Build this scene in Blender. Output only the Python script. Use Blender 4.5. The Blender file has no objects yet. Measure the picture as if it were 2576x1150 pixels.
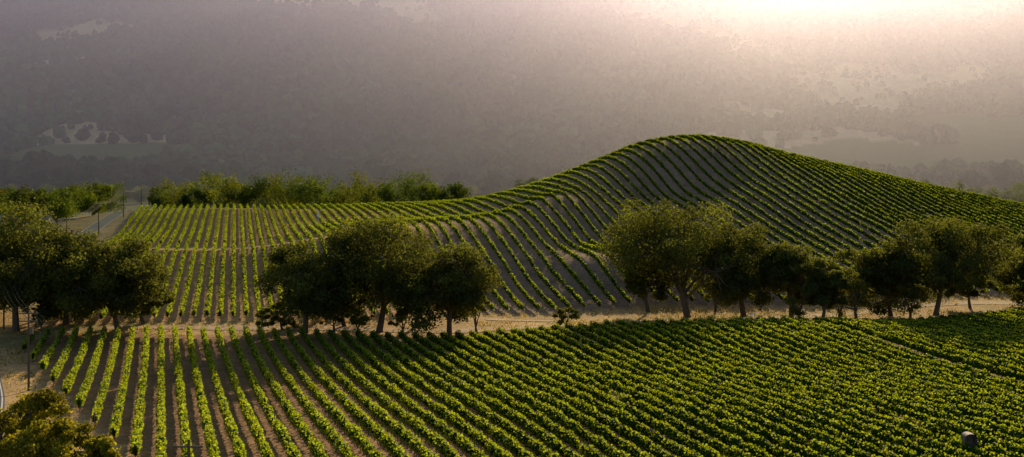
import bpy, math
import numpy as np
rng=np.random.default_rng(7)
scene=bpy.context.scene
scene.view_settings.view_transform='Standard'
scene.view_settings.look='None'
scene.view_settings.exposure=0
CAMZ=31.0; F=2900.0

# ---------------------------------------------------------------- noise
def vnoise(x,y,s,seed=0):
    x=np.asarray(x,float)/s+seed*17.3; y=np.asarray(y,float)/s+seed*9.1
    xi=np.floor(x); yi=np.floor(y); fx=x-xi; fy=y-yi
    fx=fx*fx*(3-2*fx); fy=fy*fy*(3-2*fy)
    def hsh(a,b):
        v=np.sin(a*127.1+b*311.7+seed*5.3)*43758.5453
        return v-np.floor(v)
    return (hsh(xi,yi)*(1-fx)+hsh(xi+1,yi)*fx)*(1-fy)+(hsh(xi,yi+1)*(1-fx)+hsh(xi+1,yi+1)*fx)*fy
def fbm(x,y,s,seed=0,o=4):
    t=0;a=.5
    for i in range(o):
        t=t+a*vnoise(x,y,s/2**i,seed+i); a*=.5
    return t
def sstep(a,b,t):
    t=np.clip((t-a)/(b-a),0,1); return t*t*(3-2*t)

# ---------------------------------------------------------------- terrain survey
# (bearing/elevation readings from a survey station, with distance) -> world heights
S=[(0,1150,114),(700,1150,112),(1288,1150,112),(2000,1150,113),(2576,1150,116),
(0,850,198),(600,850,198),(1288,845,198),(1900,828,205),(2576,790,225),
(600,1000,146),(1288,990,147),(2000,980,152),(2576,965,158),
(300,825,206),(600,825,206),(0,825,206),(900,812,212),
(600,622,300),(330,622,300),(850,596,292),(600,526,420),(380,526,420),(900,524,420),(600,575,345),(900,705,250),(600,712,250),
(100,655,300),(100,570,400),
(1250,790,232),(1560,775,240),(1800,768,243),(2100,765,246),(2576,745,256),
(1150,512,415),(1300,492,402),(1400,458,394),(1500,414,388),(1600,371,382),(1700,354,378),(1800,359,375),(1900,379,372),(2000,409,370),(2200,444,374),(2400,487,380),(2576,526,388),
(1250,680,262),(1250,562,302),(1400,585,296),(1400,495,326),(1400,698,262),(1500,510,324),(1500,448,352),(1600,545,312),(1600,648,267),(1600,618,290),(1480,655,264),(1480,625,288),(1700,492,335),(1800,570,300),(1900,502,322),(2000,570,300),(2150,685,263),
(2200,570,300),(2350,552,322),(2450,630,288),(1100,592,285),(1000,578,290),(1000,552,350),(1100,705,254),(1280,535,330),(1150,545,340)]
P=[((px-1288)/F*d,d,CAMZ-(py-400)/F*d) for px,py,d in S]
P+=[(-400,100,3),(-400,300,5),(-400,500,5),(0,45,3),(-150,45,3),(150,45,3),(400,100,2),(400,250,2),(400,400,6),(400,520,5),(220,300,4),(230,400,10),
(62,445,27),(108,445,21),(137,445,16),(32,445,23),(0,450,14),(-60,470,9),(-131,470,9),(-131,540,6),(0,540,5),(100,540,5),(200,500,6),(200,150,2),(-150,120,3),(-200,200,3)]
P=np.array(P,float)
def kern(r2): return r2*np.log(r2+1e-9)*.5
n=len(P); A=np.zeros((n+3,n+3)); xy=P[:,:2]/100
r2=((xy[:,None]-xy[None])**2).sum(2)
A[:n,:n]=kern(r2)+np.eye(n)*.002
A[:n,n]=1;A[n,:n]=1;A[:n,n+1:]=xy;A[n+1:,:n]=xy.T
W=np.linalg.solve(A,np.concatenate([P[:,2],[0,0,0]]))
def h_rbf(x,y):
    out=np.empty(x.size); X=np.stack([x.ravel(),y.ravel()],1)/100
    for i in range(0,len(X),20000):
        q=X[i:i+20000]; r=((q[:,None]-xy[None])**2).sum(2)
        out[i:i+20000]=kern(r)@W[:n]+W[n]+q@W[n+1:]
    return out.reshape(x.shape)
def h_far(x,y):
    yy=y+40*(fbm(x,y,300,3,3)-.5)+ .05*np.abs(x)
    z=np.interp(yy,[0,480,600,760,900,1100,1300,1500,1700,1900,2300],[5,5,3,6,28,76,150,238,320,375,390])
    ramp=sstep(760,1150,y)
    z=z+ramp*(70*(fbm(x,y,260,11,4)-.47)+34*(fbm(x,y,90,21,3)-.45))
    return z
def axis(segs):
    out=[]
    for a,b,s in segs: out+=list(np.arange(a,b,s))
    return np.array(out+[segs[-1][1]],float)
gx=axis([(-1800,-900,30),(-900,-330,8),(-330,330,2.2),(330,900,8),(900,1800,30)])
gy=axis([(-60,60,8),(60,470,2.2),(470,700,6),(700,1800,8),(1800,2300,30)])
GX,GY=np.meshgrid(gx,gy)
wn=1-np.maximum(sstep(470,600,GY),sstep(300,420,np.abs(GX)))
GZ=h_far(GX,GY)
m=wn>0
GZ[m]=GZ[m]*(1-wn[m])+wn[m]*h_rbf(GX[m],GY[m])
GZ+= 1.3*(fbm(GX,GY,30,5,2)-.4)*sstep(235,290,GY)
GZ+= 1.9*(vnoise(GX,GY,32,8)-.5)*sstep(240,200,GY)*sstep(-90,-60,GX)
def hgt(x,y):
    x=np.asarray(x,float);y=np.asarray(y,float)
    i=np.clip(np.searchsorted(gx,x)-1,0,len(gx)-2); j=np.clip(np.searchsorted(gy,y)-1,0,len(gy)-2)
    fx=np.clip((x-gx[i])/(gx[i+1]-gx[i]),0,1); fy=np.clip((y-gy[j])/(gy[j+1]-gy[j]),0,1)
    return (GZ[j,i]*(1-fx)+GZ[j,i+1]*fx)*(1-fy)+(GZ[j+1,i]*(1-fx)+GZ[j+1,i+1]*fx)*fy

# ---------------------------------------------------------------- mesh helper
def mk(name,V,Fs,mats,col=None,matidx=None,smooth=False):
    V=np.asarray(V,np.float32)
    if not isinstance(Fs,list): Fs=[Fs]
    Fs=[np.asarray(f,np.int32) for f in Fs if len(f)]
    me=bpy.data.meshes.new(name)
    me.vertices.add(len(V)); me.vertices.foreach_set('co',V.ravel())
    li=np.concatenate([f.ravel() for f in Fs]); tot=np.concatenate([np.full(len(f),f.shape[1],np.int32) for f in Fs])
    st=np.concatenate([[0],np.cumsum(tot)[:-1]]).astype(np.int32)
    me.loops.add(len(li)); me.loops.foreach_set('vertex_index',li)
    me.polygons.add(len(tot)); me.polygons.foreach_set('loop_start',st)
    if matidx is not None: me.polygons.foreach_set('material_index',np.asarray(matidx,np.int32))
    me.polygons.foreach_set('use_smooth',np.full(len(tot),smooth))
    me.update(calc_edges=True); me.validate()
    for mt in mats: me.materials.append(mt)
    if col is not None:
        a=me.color_attributes.new('tint','FLOAT_COLOR','POINT')
        c=np.ones((len(V),4),np.float32); c[:,:3]=col; a.data.foreach_set('color',c.ravel())
    ob=bpy.data.objects.new(name,me); scene.collection.objects.link(ob); return ob

class Geo:
    def __init__(s): s.V=[];s.F={};s.n=0;s.C=[]
    def add(s,V,Fc,mi=0,c=(1,1,1)):
        V=np.asarray(V,float); Fc=np.asarray(Fc,int)
        s.V.append(V); s.F.setdefault((mi,Fc.shape[1]),[]).append(Fc+s.n); s.n+=len(V)
        cc=np.ones((len(V),3))*np.asarray(c); s.C.append(cc)
    def tube(s,pts,rad,k=6,mi=0,c=(1,1,1)):
        pts=np.asarray(pts,float); m=len(pts); rad=np.ones(m)*rad
        V=[]
        for i in range(m):
            t=pts[min(i+1,m-1)]-pts[max(i-1,0)]; t=t/(np.linalg.norm(t)+1e-9)
            a=np.cross(t,[0,0,1.0]) if abs(t[2])<.9 else np.cross(t,[1.0,0,0]); a/=np.linalg.norm(a); b=np.cross(t,a)
            for j in range(k):
                an=2*math.pi*j/k; V.append(pts[i]+rad[i]*(math.cos(an)*a+math.sin(an)*b))
        Fc=[[i*k+j,i*k+(j+1)%k,(i+1)*k+(j+1)%k,(i+1)*k+j] for i in range(m-1) for j in range(k)]
        s.add(V,Fc,mi,c)
    def box(s,c0,size,mi=0,rot=0,c=(1,1,1)):
        x,y,z=np.array(size)/2.0
        V=np.array([[-x,-y,-z],[x,-y,-z],[x,y,-z],[-x,y,-z],[-x,-y,z],[x,-y,z],[x,y,z],[-x,y,z]])
        cr,sr=math.cos(rot),math.sin(rot); R=np.array([[cr,-sr,0],[sr,cr,0],[0,0,1]])
        s.add(V@R.T+np.array(c0),[[0,3,2,1],[4,5,6,7],[0,1,5,4],[1,2,6,5],[2,3,7,6],[3,0,4,7]],mi,c)
    def make(s,name,mats,smooth=False):
        Fs=[];mi=[]
        for (m_,k),l in s.F.items():
            f=np.concatenate(l); Fs.append(f); mi+= [m_]*len(f)
        return mk(name,np.concatenate(s.V),Fs,mats,np.concatenate(s.C),mi,smooth)

def leaves(C,size,aspect=.7,outw=None):
    n=len(C); a=rng.normal(size=(n,3)); a/=np.linalg.norm(a,axis=1)[:,None]
    b=rng.normal(size=(n,3))
    if outw is not None:
        nn=outw+rng.normal(size=(n,3))*.55; b=np.cross(nn,a); a=np.cross(b,nn); a/=np.linalg.norm(a,axis=1)[:,None]+1e-9
    else: b=np.cross(a,b)
    b/=np.linalg.norm(b,axis=1)[:,None]+1e-9
    s=(np.ones(n)*size)[:,None]*.5
    V=np.stack([C-a*s,C-b*s*aspect+a*s*.15,C+a*s,C+b*s*aspect+a*s*.1],1).reshape(-1,3)
    return V,np.arange(4*n).reshape(-1,4)

# ---------------------------------------------------------------- materials
def new_mat(name):
    m=bpy.data.materials.new(name); m.use_nodes=True; nt=m.node_tree; nt.nodes.clear()
    return m,nt,nt.nodes,nt.links
def foliage(name,col,tcol,mixf=.45,rough=.55,spec=.25):
    m,nt,N,L=new_mat(name)
    o=N.new('ShaderNodeOutputMaterial'); mx=N.new('ShaderNodeMixShader'); mx.inputs[0].default_value=mixf
    p=N.new('ShaderNodeBsdfPrincipled'); p.inputs['Roughness'].default_value=rough; p.inputs['Specular IOR Level'].default_value=spec
    t=N.new('ShaderNodeBsdfTranslucent'); at=N.new('ShaderNodeAttribute'); at.attribute_name='tint'
    for c,dst in ((col,p.inputs['Base Color']),(tcol,t.inputs['Color'])):
        q=N.new('ShaderNodeMix'); q.data_type='RGBA'; q.blend_type='MULTIPLY'; q.inputs[0].default_value=1
        q.inputs[6].default_value=(*c,1); L.new(at.outputs['Color'],q.inputs[7]); L.new(q.outputs[2],dst)
    L.new(p.outputs[0],mx.inputs[1]); L.new(t.outputs[0],mx.inputs[2]); L.new(mx.outputs[0],o.inputs[0])
    return m
def simple(name,col,rough=.8,metal=0,var=.25,scale=3):
    m,nt,N,L=new_mat(name)
    o=N.new('ShaderNodeOutputMaterial'); p=N.new('ShaderNodeBsdfPrincipled'); p.inputs['Roughness'].default_value=rough; p.inputs['Metallic'].default_value=metal
    g=N.new('ShaderNodeNewGeometry'); nz=N.new('ShaderNodeTexNoise'); nz.inputs['Scale'].default_value=scale; nz.inputs['Detail'].default_value=5
    L.new(g.outputs['Position'],nz.inputs['Vector'])
    r=N.new('ShaderNodeValToRGB'); r.color_ramp.elements[0].color=tuple(c*(1-var) for c in col)+(1,); r.color_ramp.elements[1].color=tuple(min(1,c*(1+var)) for c in col)+(1,)
    r.color_ramp.elements[0].position=.3; r.color_ramp.elements[1].position=.7
    L.new(nz.outputs[0],r.inputs[0]); L.new(r.outputs[0],p.inputs['Base Color']); L.new(p.outputs[0],o.inputs[0]); return m
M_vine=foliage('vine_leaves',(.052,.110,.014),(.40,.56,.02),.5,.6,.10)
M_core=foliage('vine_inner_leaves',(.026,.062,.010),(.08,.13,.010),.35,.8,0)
M_oak=foliage('oak_leaves',(.036,.056,.016),(.19,.22,.02),.43,.7,.06)
M_wood=foliage('woodland_leaves',(.035,.08,.04),(.08,.12,.03),.2,1,0)
M_bark=simple('bark',(.09,.065,.045),.95)
M_post=simple('post_wood',(.2,.15,.11),.9)
M_pole=simple('pole_wood',(.10,.07,.05),.9)
M_wire=simple('wire_metal',(.12,.11,.10),.8,0)
M_insul=simple('insulator',(.25,.23,.2),.6)
M_white=simple('white_paint',(.75,.75,.72),.4,0,.05)
M_dark=simple('dark_rubber',(.03,.03,.03),.8)
M_steel=simple('weathered_steel',(.16,.125,.10),.75,.2,.4)
M_asph=simple('asphalt',(.06,.06,.065),.85,0,.2,8)
M_paint=simple('road_paint',(.6,.6,.55),.7)
M_track=simple('dirt_track_soil',(.44,.29,.15),.95,0,.25,.6)
M_wall=simple('wall_plaster',(.5,.45,.38),.8,0,.1)
M_roof=simple('roof_shingle',(.20,.17,.16),.8,0,.2,6)
M_glass=simple('window_glass',(.04,.05,.06),.2)

def ground_mat():
    m,nt,N,L=new_mat('ground_soil')
    o=N.new('ShaderNodeOutputMaterial'); p=N.new('ShaderNodeBsdfPrincipled'); p.inputs['Roughness'].default_value=.95; p.inputs['Specular IOR Level'].default_value=.1
    at=N.new('ShaderNodeAttribute'); at.attribute_name='tint'; g=N.new('ShaderNodeNewGeometry')
    prev=at.outputs['Color']
    for sc,lo,hi in ((2.2,.55,1.45),(.35,.72,1.25),(.05,.85,1.15)):
        nz=N.new('ShaderNodeTexNoise'); nz.inputs['Scale'].default_value=sc; nz.inputs['Detail'].default_value=6; nz.inputs['Roughness'].default_value=.65
        L.new(g.outputs['Position'],nz.inputs['Vector'])
        mr=N.new('ShaderNodeMapRange'); mr.inputs[1].default_value=.3; mr.inputs[2].default_value=.7; mr.inputs[3].default_value=lo; mr.inputs[4].default_value=hi
        L.new(nz.outputs[0],mr.inputs[0])
        q=N.new('ShaderNodeMix'); q.data_type='RGBA'; q.blend_type='MULTIPLY'; q.inputs[0].default_value=1
        L.new(prev,q.inputs[6]); L.new(mr.outputs[0],q.inputs[7]); prev=q.outputs[2]
    nb=N.new('ShaderNodeTexNoise'); nb.inputs['Scale'].default_value=1.5; nb.inputs['Detail'].default_value=6; L.new(g.outputs['Position'],nb.inputs['Vector'])
    b=N.new('ShaderNodeBump'); b.inputs['Strength'].default_value=.6; b.inputs['Distance'].default_value=.25; L.new(nb.outputs[0],b.inputs['Height']); L.new(b.outputs[0],p.inputs['Normal'])
    L.new(prev,p.inputs['Base Color']); L.new(p.outputs[0],o.inputs[0]); return m
M_ground=ground_mat()

# ---------------------------------------------------------------- field masks
def fore_end(x): return np.interp(x,[-85,0,43,60,100,130],[197,197,204,210,224,234])
def in_fore(x,y): return (y<fore_end(x))&(x>-76+np.maximum(180-y,-8)*.56)&(y>95)
def hill_start(x): return np.interp(x,[-80,-30,-3,23,60,110,160],[209,213,232,240,245,254,262])
def hill_end(x): return np.interp(x,[-140,-20,20,60,120,200],[420,424,420,425,430,440])
def in_hill(x,y): return (y>hill_start(x))&(y<hill_end(x))&(x+.24*y>-35)&(x<215)&~((x<-22)&(np.abs(y-300)<2.6))
ROAD=np.array([(-36,40),(-50,105),(-67,145),(-84,180),(-103,220),(-122,300),(-139,400),(-154,480),(-170,570),(-185,680)],float)
def road_x(y): return np.interp(y,ROAD[:,1],ROAD[:,0])

def clearing(x,y):
    nn=fbm(x,y*.8,120,31,5)
    b=x/y; el=(hgt(x,y)-CAMZ)/y
    bias=.12*sstep(.08,.13,el)+.15*sstep(.04,.12,b)*sstep(.055,.11,el)-.16*sstep(.05,.0,el)-.03
    return sstep(.59,.65,nn+bias)
def valley_field(x,y):
    f1=((x>-400)&(x<-265+.2*(y-900))&(y>845)&(y<965))
    f2=((x-275)**2/75**2+(y-880)**2/70**2<1)
    f3=((x>330)&(x<620)&(y>820)&(y<1040)&(fbm(x,y,90,77,2)<.52))
    f4=(y>560)&(y<700)&(x>-120)
    return f1|f2|f3|f4
def valley_pale(x,y):
    f1=((x>-420)&(x<-285)&(y>=965)&(y<1010+40*vnoise(x,y,45,3)))
    f2=((x-240)**2/60**2+(y-1050)**2/32**2<1)
    f3=((x-235)**2/100**2+(y-905)**2/85**2<1)
    return f1|f2|f3
straw=np.array([.50,.32,.13]); soil=np.array([.13,.075,.04]); hillsoil=np.array([.32,.205,.13]); tan=np.array([.54,.31,.13]); green=np.array([.06,.10,.03]); forest=np.array([.07,.06,.035]); pale=np.array([.50,.39,.27])
col=np.ones(GX.shape+(3,))*straw
def setm(mask,c,soft=1.0):
    mask=np.asarray(mask,float)[...,None]; 
    global col
    col=col*(1-mask*soft)+mask*soft*c
nz=fbm(GX,GY,9,40,3)[...,None]
col=col*(.75+.5*nz)
g1=sstep(.5,.62,fbm(GX,GY,22,42,3)); setm(g1*(GY<700),np.array([.16,.17,.06]),.5)
setm((GX<-110)&(GY>210)&(GY<560),np.array([.2,.16,.09]),.7)
setm(in_fore(GX,GY),soil*.5+tan*.5); 
setm(in_hill(GX,GY),hillsoil); setm(in_hill(GX,GY)&(GX<-20-.1*(GY-300)),tan)
setm((GY>540)&(GY<760),np.array([.14,.13,.06]))
setm(GY>=740,forest); setm((GY>=740)*clearing(GX,GY),pale)
setm(valley_pale(GX,GY),pale*.85); setm(valley_field(GX,GY),green)
V=np.stack([GX,GY,GZ],-1).reshape(-1,3); ny,nx=GX.shape
idx=np.arange(ny*nx).reshape(ny,nx)
Fq=np.stack([idx[:-1,:-1],idx[:-1,1:],idx[1:,1:],idx[1:,:-1]],-1).reshape(-1,4)
mk('ground',V,Fq,[M_ground],col.reshape(-1,3),smooth=True)

# ---------------------------------------------------------------- draped strips
def strip(name,pts,half,mat,lift,step=2.0,off=0.0,rag=0):
    pts=np.array(pts,float); seg=np.linalg.norm(np.diff(pts,axis=0),axis=1); s=np.concatenate([[0],np.cumsum(seg)])
    t=np.arange(0,s[-1],step); c=np.stack([np.interp(t,s,pts[:,0]),np.interp(t,s,pts[:,1])],1)
    for _ in range(6): c[1:-1]=(c[:-2]+2*c[1:-1]+c[2:])/4
    d=np.gradient(c,axis=0); d/=np.linalg.norm(d,axis=1)[:,None]; nn=np.stack([d[:,1],-d[:,0]],1)
    ws=np.linspace(-half,half,5)+off; V=[]
    for k,w in enumerate(ws):
        ww=np.full(len(t),w)+(rag*(vnoise(t,t*0,7,k+2)-.5) if rag and k in(0,4) else 0)
        q=c+nn*ww.reshape(-1,1)
        V.append(np.column_stack([q,hgt(q[:,0],q[:,1])+lift]))
    m=len(t); V=np.concatenate(V); id2=np.arange(5*m).reshape(5,m)
    Fc=np.stack([id2[:-1,:-1],id2[1:,:-1],id2[1:,1:],id2[:-1,1:]],-1).reshape(-1,4)
    return mk(name,V,Fc,[mat],smooth=True)
strip('asphalt_road',ROAD,3.0,M_asph,.10)
strip('road_edge_line',ROAD,.08,M_paint,.125,off=2.7); strip('road_edge_line',ROAD,.08,M_paint,.125,off=-2.7)
strip('dirt_track',[(-72,203),(-40,204.5),(0,209),(25,221),(50,231),(75,238),(110,245),(150,252)],1.9,M_track,.06,rag=1.4)
strip('dirt_track',[(-5,222),(30,226),(60,222),(85,226),(120,238)],1.2,M_track,.09,rag=.8)

def grass():
    N=110000; x=rng.uniform(-110,150,N); y=rng.uniform(130,262,N)
    ok=~in_fore(x,y)&~in_hill(x,y)&(x<.5*y)&(x>-.5*y)&(fbm(x,y,7,71,2)+.25*rng.random(N)>.5)&(np.abs(x-road_x(y))>3.6)
    x=x[ok];y=y[ok]; n=len(x); z=hgt(x,y); h=rng.uniform(.15,.6,n); a=rng.uniform(0,6.28,n); w=rng.uniform(.05,.18,n)
    dx=np.cos(a)*w;dy=np.sin(a)*w; lx=rng.normal(0,.12,n)
    V=np.stack([np.column_stack([x-dx,y-dy,z]),np.column_stack([x+dx,y+dy,z]),np.column_stack([x+lx,y,z+h])],1).reshape(-1,3)
    g=rng.random(n)[:,None]; c=np.where(g<.7,np.array([[1,1,1]]),np.array([[.5,.75,.4]]))*rng.uniform(.6,1.2,(n,1))
    mk('dry_grass',V,np.arange(3*n).reshape(-1,3),[foliage('dry_grass_blades',(.40,.28,.12),(.55,.37,.12),.5,.8,0)],np.repeat(c,3,0)); print('grass',n)
grass()

# ---------------------------------------------------------------- vine rows
def vines(name,x0s,slope,mask,y0,y1,dens,size,hh=1.85,lim=.52,lo=.5,wbase=.30,cstep=.6):
    Cs=[];Ss=[];T=[]; CV=[];CF=[];CC=[];cn=0
    nprof=6; pa=np.linspace(0,2*math.pi,nprof,endpoint=False)+.3
    for k,x0 in enumerate(x0s):
        yc=np.arange(y0,y1,cstep); xr=x0-slope*yc; ok=mask(xr,yc)&(np.abs(xr)<lim*yc+6)
        if ok.sum()>4:
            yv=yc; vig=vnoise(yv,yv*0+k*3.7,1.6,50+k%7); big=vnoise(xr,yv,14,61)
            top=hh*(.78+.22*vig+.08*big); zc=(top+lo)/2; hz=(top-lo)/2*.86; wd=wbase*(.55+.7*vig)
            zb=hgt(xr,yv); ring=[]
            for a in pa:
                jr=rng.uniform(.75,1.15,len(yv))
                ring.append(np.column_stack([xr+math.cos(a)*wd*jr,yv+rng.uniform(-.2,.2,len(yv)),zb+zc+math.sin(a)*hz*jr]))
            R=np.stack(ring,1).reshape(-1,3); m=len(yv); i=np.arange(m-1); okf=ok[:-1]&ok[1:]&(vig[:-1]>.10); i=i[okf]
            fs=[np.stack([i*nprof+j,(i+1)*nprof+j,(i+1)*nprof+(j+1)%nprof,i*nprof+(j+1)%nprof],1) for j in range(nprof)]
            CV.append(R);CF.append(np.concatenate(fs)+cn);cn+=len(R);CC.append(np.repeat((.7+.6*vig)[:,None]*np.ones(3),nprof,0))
        nL=int((y1-y0)*dens); y=rng.uniform(y0,y1,nL); xc=x0-slope*y
        ok=mask(xc,y)&(np.abs(xc)<lim*y+6); y=y[ok];xc=xc[ok]
        if len(y)<20: continue
        vig=vnoise(y,y*0+k*3.7,1.6,50+k%7); big=vnoise(xc,y,14,61)
        keep=rng.random(len(y))<(.55+.6*vig); y=y[keep];xc=xc[keep];vig=vig[keep];big=big[keep]
        top=hh*(.80+.25*vig+.08*big); wd=wbase*(.95+.75*vig)
        th=rng.uniform(-.9,math.pi+.9,len(y)); rr=rng.uniform(.75,1.2,len(y))
        zc=(top+lo)/2; hz=(top-lo)/2
        z=zc+np.sin(th)*hz*rr; x=xc+np.cos(th)*wd*rr
        Cs.append(np.column_stack([x,y,hgt(x,y)+z])); Ss.append(size*rng.uniform(.7,1.3,len(y)))
        b=(.65+.6*rng.random(len(y)))*(.8+.4*vnoise(xc,y,35,66)); yel=rng.random(len(y))
        T.append(np.column_stack([b*(1+.4*yel),b,b*(.8+.3*rng.random(len(y)))]))
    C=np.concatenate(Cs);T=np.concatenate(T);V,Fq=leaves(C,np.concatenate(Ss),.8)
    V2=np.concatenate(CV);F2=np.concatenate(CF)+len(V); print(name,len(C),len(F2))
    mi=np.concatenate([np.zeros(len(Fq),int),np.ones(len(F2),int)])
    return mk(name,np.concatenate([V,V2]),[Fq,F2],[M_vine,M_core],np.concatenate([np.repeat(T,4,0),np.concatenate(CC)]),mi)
def posts(name,x0s,slope,mask,y0,y1,gap,h,r,mat):
    xs=[];ys=[]
    for x0 in x0s:
        y=np.arange(y0,y1,gap)+rng.uniform(-.2,.2)+rng.uniform(0,gap); x=x0-slope*y; ok=mask(x,y)&(np.abs(x)<.52*y+6); xs.append(x[ok]);ys.append(y[ok])
    x=np.concatenate(xs);y=np.concatenate(ys);z=hgt(x,y); n=len(x)
    o=np.array([[-r,-r],[r,-r],[r,r],[-r,r]]); V=np.zeros((n,8,3))
    for k in range(4):
        V[:,k]=np.column_stack([x+o[k,0],y+o[k,1],z-.1]); V[:,k+4]=np.column_stack([x+o[k,0],y+o[k,1],z+h*(1+rng.uniform(-.05,.05,n))])
    f=np.array([[0,1,5,4],[1,2,6,5],[2,3,7,6],[3,0,4,7],[4,5,6,7]]); Fc=(np.arange(n)[:,None,None]*8+f[None]).reshape(-1,4)
    return mk(name,V.reshape(-1,3),Fc,[mat])
fx0=[v for v in np.arange(-24,190,2.4) if abs(v-114.5)>1.3]
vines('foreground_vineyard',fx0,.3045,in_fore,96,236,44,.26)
posts('foreground_trellis_posts',fx0,.3045,in_fore,96,236,7,1.8,.04,M_post)
posts('foreground_vine_trunks',fx0,.3045,in_fore,96,236,1.6,.6,.035,M_bark)
hx0=[];v=-34.0
while v<300: hx0.append(v); v+=np.interp(v,[20,60],[2.4,3.45])
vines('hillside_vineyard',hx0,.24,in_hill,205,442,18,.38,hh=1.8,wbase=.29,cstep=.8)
posts('hillside_trellis_posts',hx0,.24,in_hill,205,442,9,1.75,.05,M_post)

# ---------------------------------------------------------------- trees
def oak(name,x,y,H,Wd,seed=0,nleaf=12000,leaf=.42,tint=(1,1,1),low=.06,nl=30):
    r=np.random.default_rng(seed); z0=float(hgt(x,y)); G=Geo(); base=np.array([x,y,z0-.2])
    tr=.022*H+.10; th=H*r.uniform(.18,.28); lean=np.array([r.uniform(-.09,.09)*H,r.uniform(-.05,.05)*H,0])
    low=low+r.uniform(-.04,.10)
    top=base+[0,0,th]+lean*.6
    G.tube([base,base+[0,0,.12*th],base+lean*.3+[0,0,.55*th],top],[tr*1.45,tr*1.1,tr*.95,tr*.85],8,0)
    cz=H*(1+low)/2+.03*H; hz=H*(1-low)/2
    nb=r.integers(5,8) if nl>30 else 3
    B=[];BR=[]
    for i in range(nb):
        a=2*math.pi*(i+r.uniform(-.3,.3))/nb; q=r.uniform(.25,.62)
        B.append([math.cos(a)*q*Wd/2,math.sin(a)*q*Wd/2,cz+hz*r.uniform(-.55,.35)]); BR.append(r.uniform(.24,.36))
    B.append([r.uniform(-.1,.1)*Wd,r.uniform(-.1,.1)*Wd,cz+hz*r.uniform(.38,.5)]); BR.append(.28)
    B=np.array(B);BR=np.array(BR)
    L=[];R=[];P_=[]
    for i in range(nl):
        for _ in range(40):
            k=r.integers(0,len(B)); d=r.normal(size=3); d/=np.linalg.norm(d); rr=r.uniform(.35,1.0)
            p=B[k]+d*rr*BR[k]*np.array([Wd,Wd,min(Wd,1.25*H)*.95])
            if p[2]<low*H+.06*H or p[2]>H*.96: continue
            rad=Wd*r.uniform(.05,.115)
            if all(np.linalg.norm(p-q)>.85*rad for q in L): break
        L.append(p); R.append(rad); P_.append(k)
    L=np.array(L);R=np.array(R); ctr=base+lean
    jn=[]
    for k in range(len(B)):
        s0=top if r.random()<.7 else base+lean*.4+[0,0,th*.75]
        e=ctr+B[k]; mid=s0*.5+e*.5+r.normal(size=3)*.02*H
        G.tube([s0,s0*.7+mid*.3,mid,e],[tr*.62,tr*.52,tr*.38,tr*.22],6,0); jn.append(e)
    for i in range(nl):
        e=ctr+L[i]; s0=jn[P_[i]]
        mid=s0*.5+e*.5+r.normal(size=3)*.015*H
        G.tube([s0,mid,e],[tr*.2,tr*.13,tr*.05],4,0)
    pr=R**2; pr/=pr.sum(); li=r.choice(nl,nleaf,p=pr)
    d=r.normal(size=(nleaf,3)); d/=np.linalg.norm(d,axis=1)[:,None]
    rad=R[li]*(r.random(nleaf)**.33)*(.9+.45*np.sin(d[:,0]*5+li)*np.sin(d[:,1]*5+li*2)*np.sin(d[:,2]*4+li*3)+.12*r.random(nleaf))
    C=ctr+L[li]+d*rad[:,None]*np.array([1.25,1.25,.85])
    k=int(nleaf*.06); ii=r.integers(0,nleaf,k); C[ii]+=r.normal(size=(k,3))*Wd*.03
    C[:,2]=np.maximum(C[:,2],z0+.4)
    V,Fq=leaves(C,leaf*r.uniform(.65,1.35,nleaf),.75,outw=d)
    lt=r.uniform(.6,1.4,nl)[li]*r.uniform(.7,1.3,nleaf); c=np.column_stack([lt*(1+.25*r.random(nleaf)),lt,lt])*np.array(tint)
    G.add(V,Fq,1,np.repeat(c,4,0))
    return G.make(name,[M_bark,M_oak])
def T(px,topy,wpx,d,name='oak_tree',**k):
    x=(px-1288)/F*d; z=float(hgt(x,d)); H=CAMZ-(topy-400)/F*d-z
    oak(name,x,d,H,wpx/F*d*1.12,**k)
sd=100
for a in [(40,512,350,203),(165,565,230,209),(295,600,260,201),(-20,560,240,212),(215,620,190,216),(360,655,130,206),(105,600,200,214),
          (768,605,260,201),(955,545,330,205),(1130,615,260,202),(865,650,170,208),(1045,640,150,210),
          (1728,495,340,232),(1870,555,220,234),(1990,585,190,231),(2068,645,120,222),(2240,600,190,232),(2355,552,270,229),(2600,585,190,240),(1630,620,140,237),(2440,655,110,236)]:
    sd+=1; big=a[2]>180
    T(*a,seed=sd,nleaf=30000 if big else 14000,nl=100 if big else 50)
for a in [(2155,680,140,224),(1428,768,66,207),(656,765,60,201),(840,760,60,202),(1010,755,80,203),(1200,740,70,204),(2010,690,110,222),(105,770,60,203),(710,750,80,203),(900,775,70,203),(2110,700,90,226),(2290,700,90,224),(1800,700,90,238)]:
    sd+=1; T(*a,name='young_oak_tree',seed=sd,nleaf=3000,nl=16,leaf=.33,low=.06,tint=(1.6,1.45,1.1))
for a in [(60,985,250,97),(200,1020,230,94),(-20,1000,200,100),(90,955,90,106),(130,1040,220,91),(260,1075,140,92)]:
    sd+=1; T(*a,name='roadside_tree',seed=sd,nleaf=20000,nl=50,leaf=.24,low=.0,tint=(2.3,1.9,.8))

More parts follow.
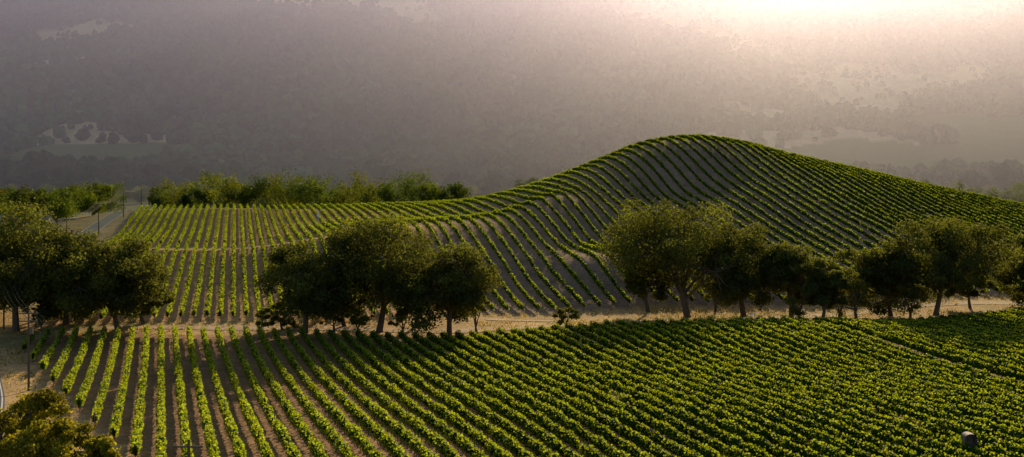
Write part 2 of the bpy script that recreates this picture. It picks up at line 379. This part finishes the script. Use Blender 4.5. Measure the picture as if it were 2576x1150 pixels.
def tree_mass(name,items,mat,per=900,leaf=.8):
    Vs=[];Fs=[];Cs=[];n0=0
    for (x,y,H,Wd,tint) in items:
        z=float(hgt(x,y)); nl=13
        th=rng.uniform(0,6.28,nl); rr=np.sqrt(rng.random(nl))*.33*Wd; zz=H*.5+.34*H*rng.uniform(-1,1,nl)*np.sqrt(np.clip(1-(rr/(.42*Wd))**2,.1,1))
        L=np.column_stack([rr*np.cos(th),rr*np.sin(th),zz]); R=rng.uniform(.15,.24,nl)*Wd
        li=rng.integers(0,nl,per); d=rng.normal(size=(per,3)); d/=np.linalg.norm(d,axis=1)[:,None]
        C=np.array([x,y,z])+L[li]+d*(R[li]*rng.random(per)**.35)[:,None]; C[:,2]=np.maximum(C[:,2],z+.2)
        V,Fq=leaves(C,leaf*rng.uniform(.7,1.3,per),.8,outw=d); lt=rng.uniform(.75,1.25,nl)[li]*rng.uniform(.8,1.2,per)
        Vs.append(V);Fs.append(Fq+n0);n0+=len(V);Cs.append(np.repeat(lt[:,None]*np.array(tint)[None],4,0))
    return mk(name,np.concatenate(Vs),np.concatenate(Fs),[mat],np.concatenate(Cs))
items=[]
GT=[(1.2,1.35,1.2),(.85,.95,1),(1.4,1.5,1.1),(1.8,1.6,1.0)]
px=400
while px<1165:
    d=rng.uniform(436,466); ty=rng.choice([416,430,440,450,468])+rng.uniform(-6,6)
    if px>1080 or px<520: ty+=20
    x=(px-1288)/F*d; z=float(hgt(x,d)); Hh=max(6,31-(ty-400)/F*d-z); items.append((x,d,Hh,Hh*rng.uniform(.85,1.1),GT[rng.integers(0,4)])); px+=rng.uniform(16,32)
for px in np.arange(400,1150,20):
    d=rng.uniform(480,500); x=(px-1288)/F*d; items.append((x,d,31-(rng.uniform(446,478)-400)/F*d-float(hgt(x,d)),12,(.9,1,1)))
for px in np.arange(2330,2760,20):
    d=rng.uniform(520,600); ty=rng.uniform(440,472); x=(px-1288)/F*d; z=float(hgt(x,d)); items.append((x,d,max(6,31-(ty-400)/F*d-z),rng.uniform(9,14),(1.3,1.4,.9)))
for px in (1320,1345,1370):
    d=520; x=(px-1288)/F*d; items.append((x,d,31-(436-400)/F*d-float(hgt(x,d)),11,(1,1.1,1)))
HX,HY=-157,372
for i in range(110):
    px=rng.uniform(-180,345); d=rng.uniform(330,520); x=(px-1288)/F*d
    if abs(x-road_x(d))<8 or x+.24*d>-37: continue
    if abs(x-HX-4)<15 and -50<d-HY<9: continue
    items.append((x,d,rng.uniform(8,17),rng.uniform(8,13),[(1.2,1.3,1),(.8,.85,.9),(1.7,1.7,.9),(2.3,1.1,.6)][rng.choice(4,p=[.42,.22,.31,.05])]))
for i in range(24):
    d=rng.uniform(225,330); x=road_x(d)+rng.choice([-9,-16,-24,-34]); items.append((x,d,rng.uniform(5,9),rng.uniform(6,9),(1,1.1,.9)))
for i in range(170):
    d=rng.uniform(600,760); x=rng.uniform(-.5,.5)*d
    if valley_field(np.array(x),np.array(d)) and rng.random()<.7: continue
    items.append((x,d,rng.uniform(7,13),rng.uniform(9,14),(.9,1,1)))
tree_mass('distant_trees',items,M_oak,1100,.7)

def house(HX,HY,w2,l2,hh):
    z=float(hgt(HX,HY)); G=Geo()
    G.box((HX,HY,z+hh/2),(2*l2,2*w2,hh),0)
    rg=hh+w2*.55
    G.add([(HX-l2-.5,HY-w2-.6,z+hh-.1),(HX+l2+.5,HY-w2-.6,z+hh-.1),(HX+l2+.5,HY,z+rg),(HX-l2-.5,HY,z+rg)],[[0,1,2,3]],1)
    G.add([(HX-l2-.5,HY+w2+.6,z+hh-.1),(HX+l2+.5,HY+w2+.6,z+hh-.1),(HX+l2+.5,HY,z+rg),(HX-l2-.5,HY,z+rg)],[[3,2,1,0]],1)
    for s_ in(-1,1): G.add([(HX+s_*l2,HY-w2,z+hh),(HX+s_*l2,HY+w2,z+hh),(HX+s_*l2,HY,z+rg-.1)],[[0,1,2]],0)
    for o in (-.7,-.35,.38,.72): G.box((HX+o*l2,HY-w2-.03,z+1.8),(1.2,.1,1.2),2)
    G.box((HX,HY-w2-.03,z+1.05),(1.0,.1,2.1),2); G.box((HX+.5*l2,HY+1,z+rg),(.8,.8,1.6),0)
    G.make('farm_house',[M_wall,M_roof,M_glass])
house(HX,HY,5,8,3.4); house(-186,398,4.5,7,3.2)

# ---------------------------------------------------------------- mountain woodland
def ico():
    import bmesh
    bm=bmesh.new(); bmesh.ops.create_icosphere(bm,subdivisions=2,radius=1); V=np.array([v.co[:] for v in bm.verts]); Fc=np.array([[v.index for v in f.verts] for f in bm.faces]); bm.free(); return V,Fc
IV,IF=ico()
N0=38000; y=rng.uniform(745,1780,N0); x=rng.uniform(-1,1,N0)*(.52*y+40)
cl=clearing(x,y); keep=(rng.random(N0)>cl*.78)&~valley_field(x,y)&~(valley_pale(x,y)&(rng.random(N0)<.9))
x=x[keep];y=y[keep];n=len(x); z=hgt(x,y)
vars_=[]
for k in range(12):
    j=IV*(1+.26*rng.normal(size=(len(IV),1)).clip(-1.2,1.2)); vars_.append(j)
vars_=np.array(vars_); vi=rng.integers(0,12,n); r=rng.uniform(2.4,5.8,n)*np.where(rng.random(n)<.1,1.35,1); r*=np.where(clearing(x,y)>.3,.55,1); hz=r*rng.uniform(.8,1.3,n)
an=rng.uniform(0,6.28,n); B=vars_[vi]; ca,sa=np.cos(an)[:,None],np.sin(an)[:,None]
VX=(B[...,0]*ca-B[...,1]*sa)*r[:,None]+x[:,None]; VY=(B[...,0]*sa+B[...,1]*ca)*r[:,None]+y[:,None]; VZ=B[...,2]*hz[:,None]+(z+hz*.75)[:,None]
V=np.stack([VX,VY,VZ],-1).reshape(-1,3); Fc=(IF[None]+np.arange(n)[:,None,None]*len(IV)).reshape(-1,3)
tn=(rng.uniform(.55,1.5,n)*(.4+1.2*fbm(x,y,80,90,3)))[:,None]*np.array([1,1,1])*np.where(rng.random(n)[:,None]<.10,np.array([[1.5,1.3,1.0]]),1)
mk('mountain_woodland',V,Fc,[M_wood],np.repeat(tn,len(IV),0)); print('mountain trees',n)

# ---------------------------------------------------------------- utility poles & wires
def pole(x,y,H=10.5,arms=1):
    z=float(hgt(x,y)); G=Geo(); G.tube([(x,y,z-.2),(x,y,z+H)],[.17,.11],8)
    tips=[]
    for a in range(arms):
        zz=z+H-.5-a*1.0; G.box((x,y-.17,zz),(2.4,.12,.14),0,0)
        for o in (-1.1,-.45,.45,1.1):
            G.tube([(x+o,y-.17,zz+.07),(x+o,y-.17,zz+.3)],[.045,.06],6,1); tips.append((x+o,y-.17,zz+.3))
    G.tube([(x-.7,y-.14,z+H-.5),(x,y,z+H-1.3)],.03,4); G.tube([(x+.7,y-.14,z+H-.5),(x,y,z+H-1.3)],.03,4)
    if arms>1: G.tube([(x+.35,y,z+H-3.2),(x+.35,y,z+H-2.3)],[.24,.24],10,2)
    G.make('utility_pole',[M_pole,M_insul,M_steel]); return tips
def wires(a,b,sag=1.2,r=.022):
    G=Geo()
    for p,q in zip(a,b):
        p=np.array(p);q=np.array(q); t=np.linspace(0,1,15)[:,None]; c=p*(1-t)+q*t; c[:,2]-=4*sag*(t*(1-t))[:,0]; G.tube(c,r,4)
    G.make('power_line',[M_wire])
p1=pole((72-1288)/F*151,151,10.6,arms=2); pl=pole(-25.8,92,5.6); wires(p1[:4],pl,.8,.012)
prev=p1[:4]
for i,yy in enumerate((205,255,305,350,395,440,490,545)):
    tp=pole(road_x(yy)+ (5.0 if i>1 else 5.5),yy,10.0,arms=1); wires(prev,tp,1.5,.013 if i<2 else .03); prev=tp

G=Geo()
fy=np.arange(112,200,4.0); fxx=-57.5-.42*(fy-112)
for a,b in zip(fxx,fy):
    z=float(hgt(a,b)); G.tube([(a,b,z-.1),(a,b,z+1.3)],.06,5)
for hh_ in (.5,.9,1.2):
    G.tube([(a,b,float(hgt(a,b))+hh_) for a,b in zip(fxx,fy)],.015,4)
G.make('wire_fence',[M_post])

# ---------------------------------------------------------------- utility vehicle
def cart(x,y,rot=.1):
    z=float(hgt(x,y)); G=Geo(); cr,sr=math.cos(rot),math.sin(rot)
    def P_(a,b,c): return (x+a*cr-b*sr,y+a*sr+b*cr,z+c)
    G.box(P_(0,0,.55),(2.9,1.3,.22),0,rot); G.box(P_(-1.0,0,.85),(1.0,1.35,.4),0,rot); G.box(P_(1.15,0,.82),(.75,1.2,.35),0,rot)
    G.box(P_(.1,0,.85),(.45,1.1,.3),1,rot); G.box(P_(-.2,0,1.15),(.12,1.1,.5),1,rot)
    for a in (-1.0,1.0):
        for b in (-.72,.72):
            c=P_(a,b,.34); e=P_(a,b+.2*(1 if b>0 else -1),.34); G.tube([c,c,e,e],[.02,.34,.34,.02],14,1)
    for b in (-.6,.6):
        G.tube([P_(.85,b,1.0),P_(.5,b,1.85),P_(-.4,b,1.85),P_(-.5,b,.8)],.045,6,0)
    G.box(P_(.05,0,1.9),(1.1,1.3,.06),0,rot)
    G.tube([P_(.62,-.35,.95),P_(.4,-.35,1.15)],.03,5,1)
    G.make('utility_vehicle',[M_white,M_dark])
cart(45.6,219.5,.05)
x,y=-58,345; z=float(hgt(x,y)); G=Geo(); G.tube([(x,y,z),(x,y,z+4.6)],.07,6); G.tube([(x,y,z),(x+.9,y,z-.05),(x,y,z+2)],.03,4); G.box((x,y-.1,z+3.1),(.8,.15,.6),0); G.tube([(x-.8,y,z+4.4),(x+.8,y,z+4.4)],.03,5)
for o in(-.8,.8): G.box((x+o,y,z+4.55),(.25,.25,.25),0)
G.make('weather_station',[M_white])
x,y=45.2,114.0; z=float(hgt(x,y))-.3; G=Geo(); k=14
an=np.linspace(0,math.pi,k)
Vt=[]
for yy in (-.55,.55):
    Vt+= [(x+.62,y+yy,z+.2)]+[(x+.62*math.cos(a),y+yy,z+2.6+.42*math.sin(a)) for a in an]+[(x-.62,y+yy,z+.2)]
m_=k+2; G.add(Vt,[[i,i+1,i+1+m_,i+m_] for i in range(m_-1)],0); G.add(Vt[m_:],[list(range(m_))],0)
G.box((x,y,z+.6),(1.1,.9,1.0),1)
G.make('steel_pump_housing',[M_steel,M_dark])

# ---------------------------------------------------------------- haze (real air volume over the valley)
def haze(name,d_iso,d_fwd,g):
    prof=[(450,-30),(450,90),(1350,352),(1950,352),(1950,-30)]; G=Geo(); X=1600
    Vv=[(-X,a,b) for a,b in prof]+[(X,a,b) for a,b in prof]
    G.add(Vv,[[i,(i+1)%5,(i+1)%5+5,i+5] for i in range(5)]); G.add(Vv,[[4,3,2,1,0],[5,6,7,8,9]])
    m,nt,N,L=new_mat(name+'_air'); o=N.new('ShaderNodeOutputMaterial'); ad=N.new('ShaderNodeAddShader')
    a=N.new('ShaderNodeVolumeScatter'); a.inputs['Color'].default_value=(.12,.38,1,1); a.inputs['Density'].default_value=d_iso; a.inputs['Anisotropy'].default_value=0
    b=N.new('ShaderNodeVolumeScatter'); b.inputs['Color'].default_value=(1,.54,.78,1); b.inputs['Density'].default_value=d_fwd; b.inputs['Anisotropy'].default_value=g
    L.new(a.outputs[0],ad.inputs[0]); L.new(b.outputs[0],ad.inputs[1]); L.new(ad.outputs[0],o.inputs['Volume'])
    ob=G.make(name,[m])
    import bmesh
    bm=bmesh.new(); bm.from_mesh(ob.data); bmesh.ops.recalc_face_normals(bm,faces=bm.faces)
    vol=bm.calc_volume(signed=True)
    if vol<0: bmesh.ops.reverse_faces(bm,faces=bm.faces)
    bm.to_mesh(ob.data); bm.free()
haze('haze',.00068,.00050,.82)

# ---------------------------------------------------------------- world, sun, camera
EL,AZ=math.radians(19),math.radians(15)
w=bpy.data.worlds.new('World'); scene.world=w; w.use_nodes=True; N=w.node_tree.nodes; L=w.node_tree.links
sky=N.new('ShaderNodeTexSky'); sky.sky_type='NISHITA'; sky.sun_disc=False; sky.sun_elevation=EL; sky.sun_rotation=AZ; sky.dust_density=1.5
bg=N['Background']; bg.inputs['Strength'].default_value=.12; L.new(sky.outputs[0],bg.inputs['Color'])
sl=bpy.data.lights.new('sun','SUN'); sl.energy=5; sl.angle=math.radians(.5); sl.color=(1,.78,.49)
so=bpy.data.objects.new('sun',sl); scene.collection.objects.link(so)
from mathutils import Vector
D=Vector((math.sin(AZ)*math.cos(EL),math.cos(AZ)*math.cos(EL),math.sin(EL)))
so.rotation_euler=D.to_track_quat('Z','Y').to_euler(); so.location=(0,0,200)
cd=bpy.data.cameras.new('camera'); co=bpy.data.objects.new('camera',cd); scene.collection.objects.link(co)
co.location=(0,0,CAMZ); co.rotation_euler=(math.radians(90),0,0)
cd.sensor_width=36; cd.lens=36*F/2576; cd.shift_y=-175/2576; cd.clip_end=6000; cd.clip_start=1
scene.camera=co
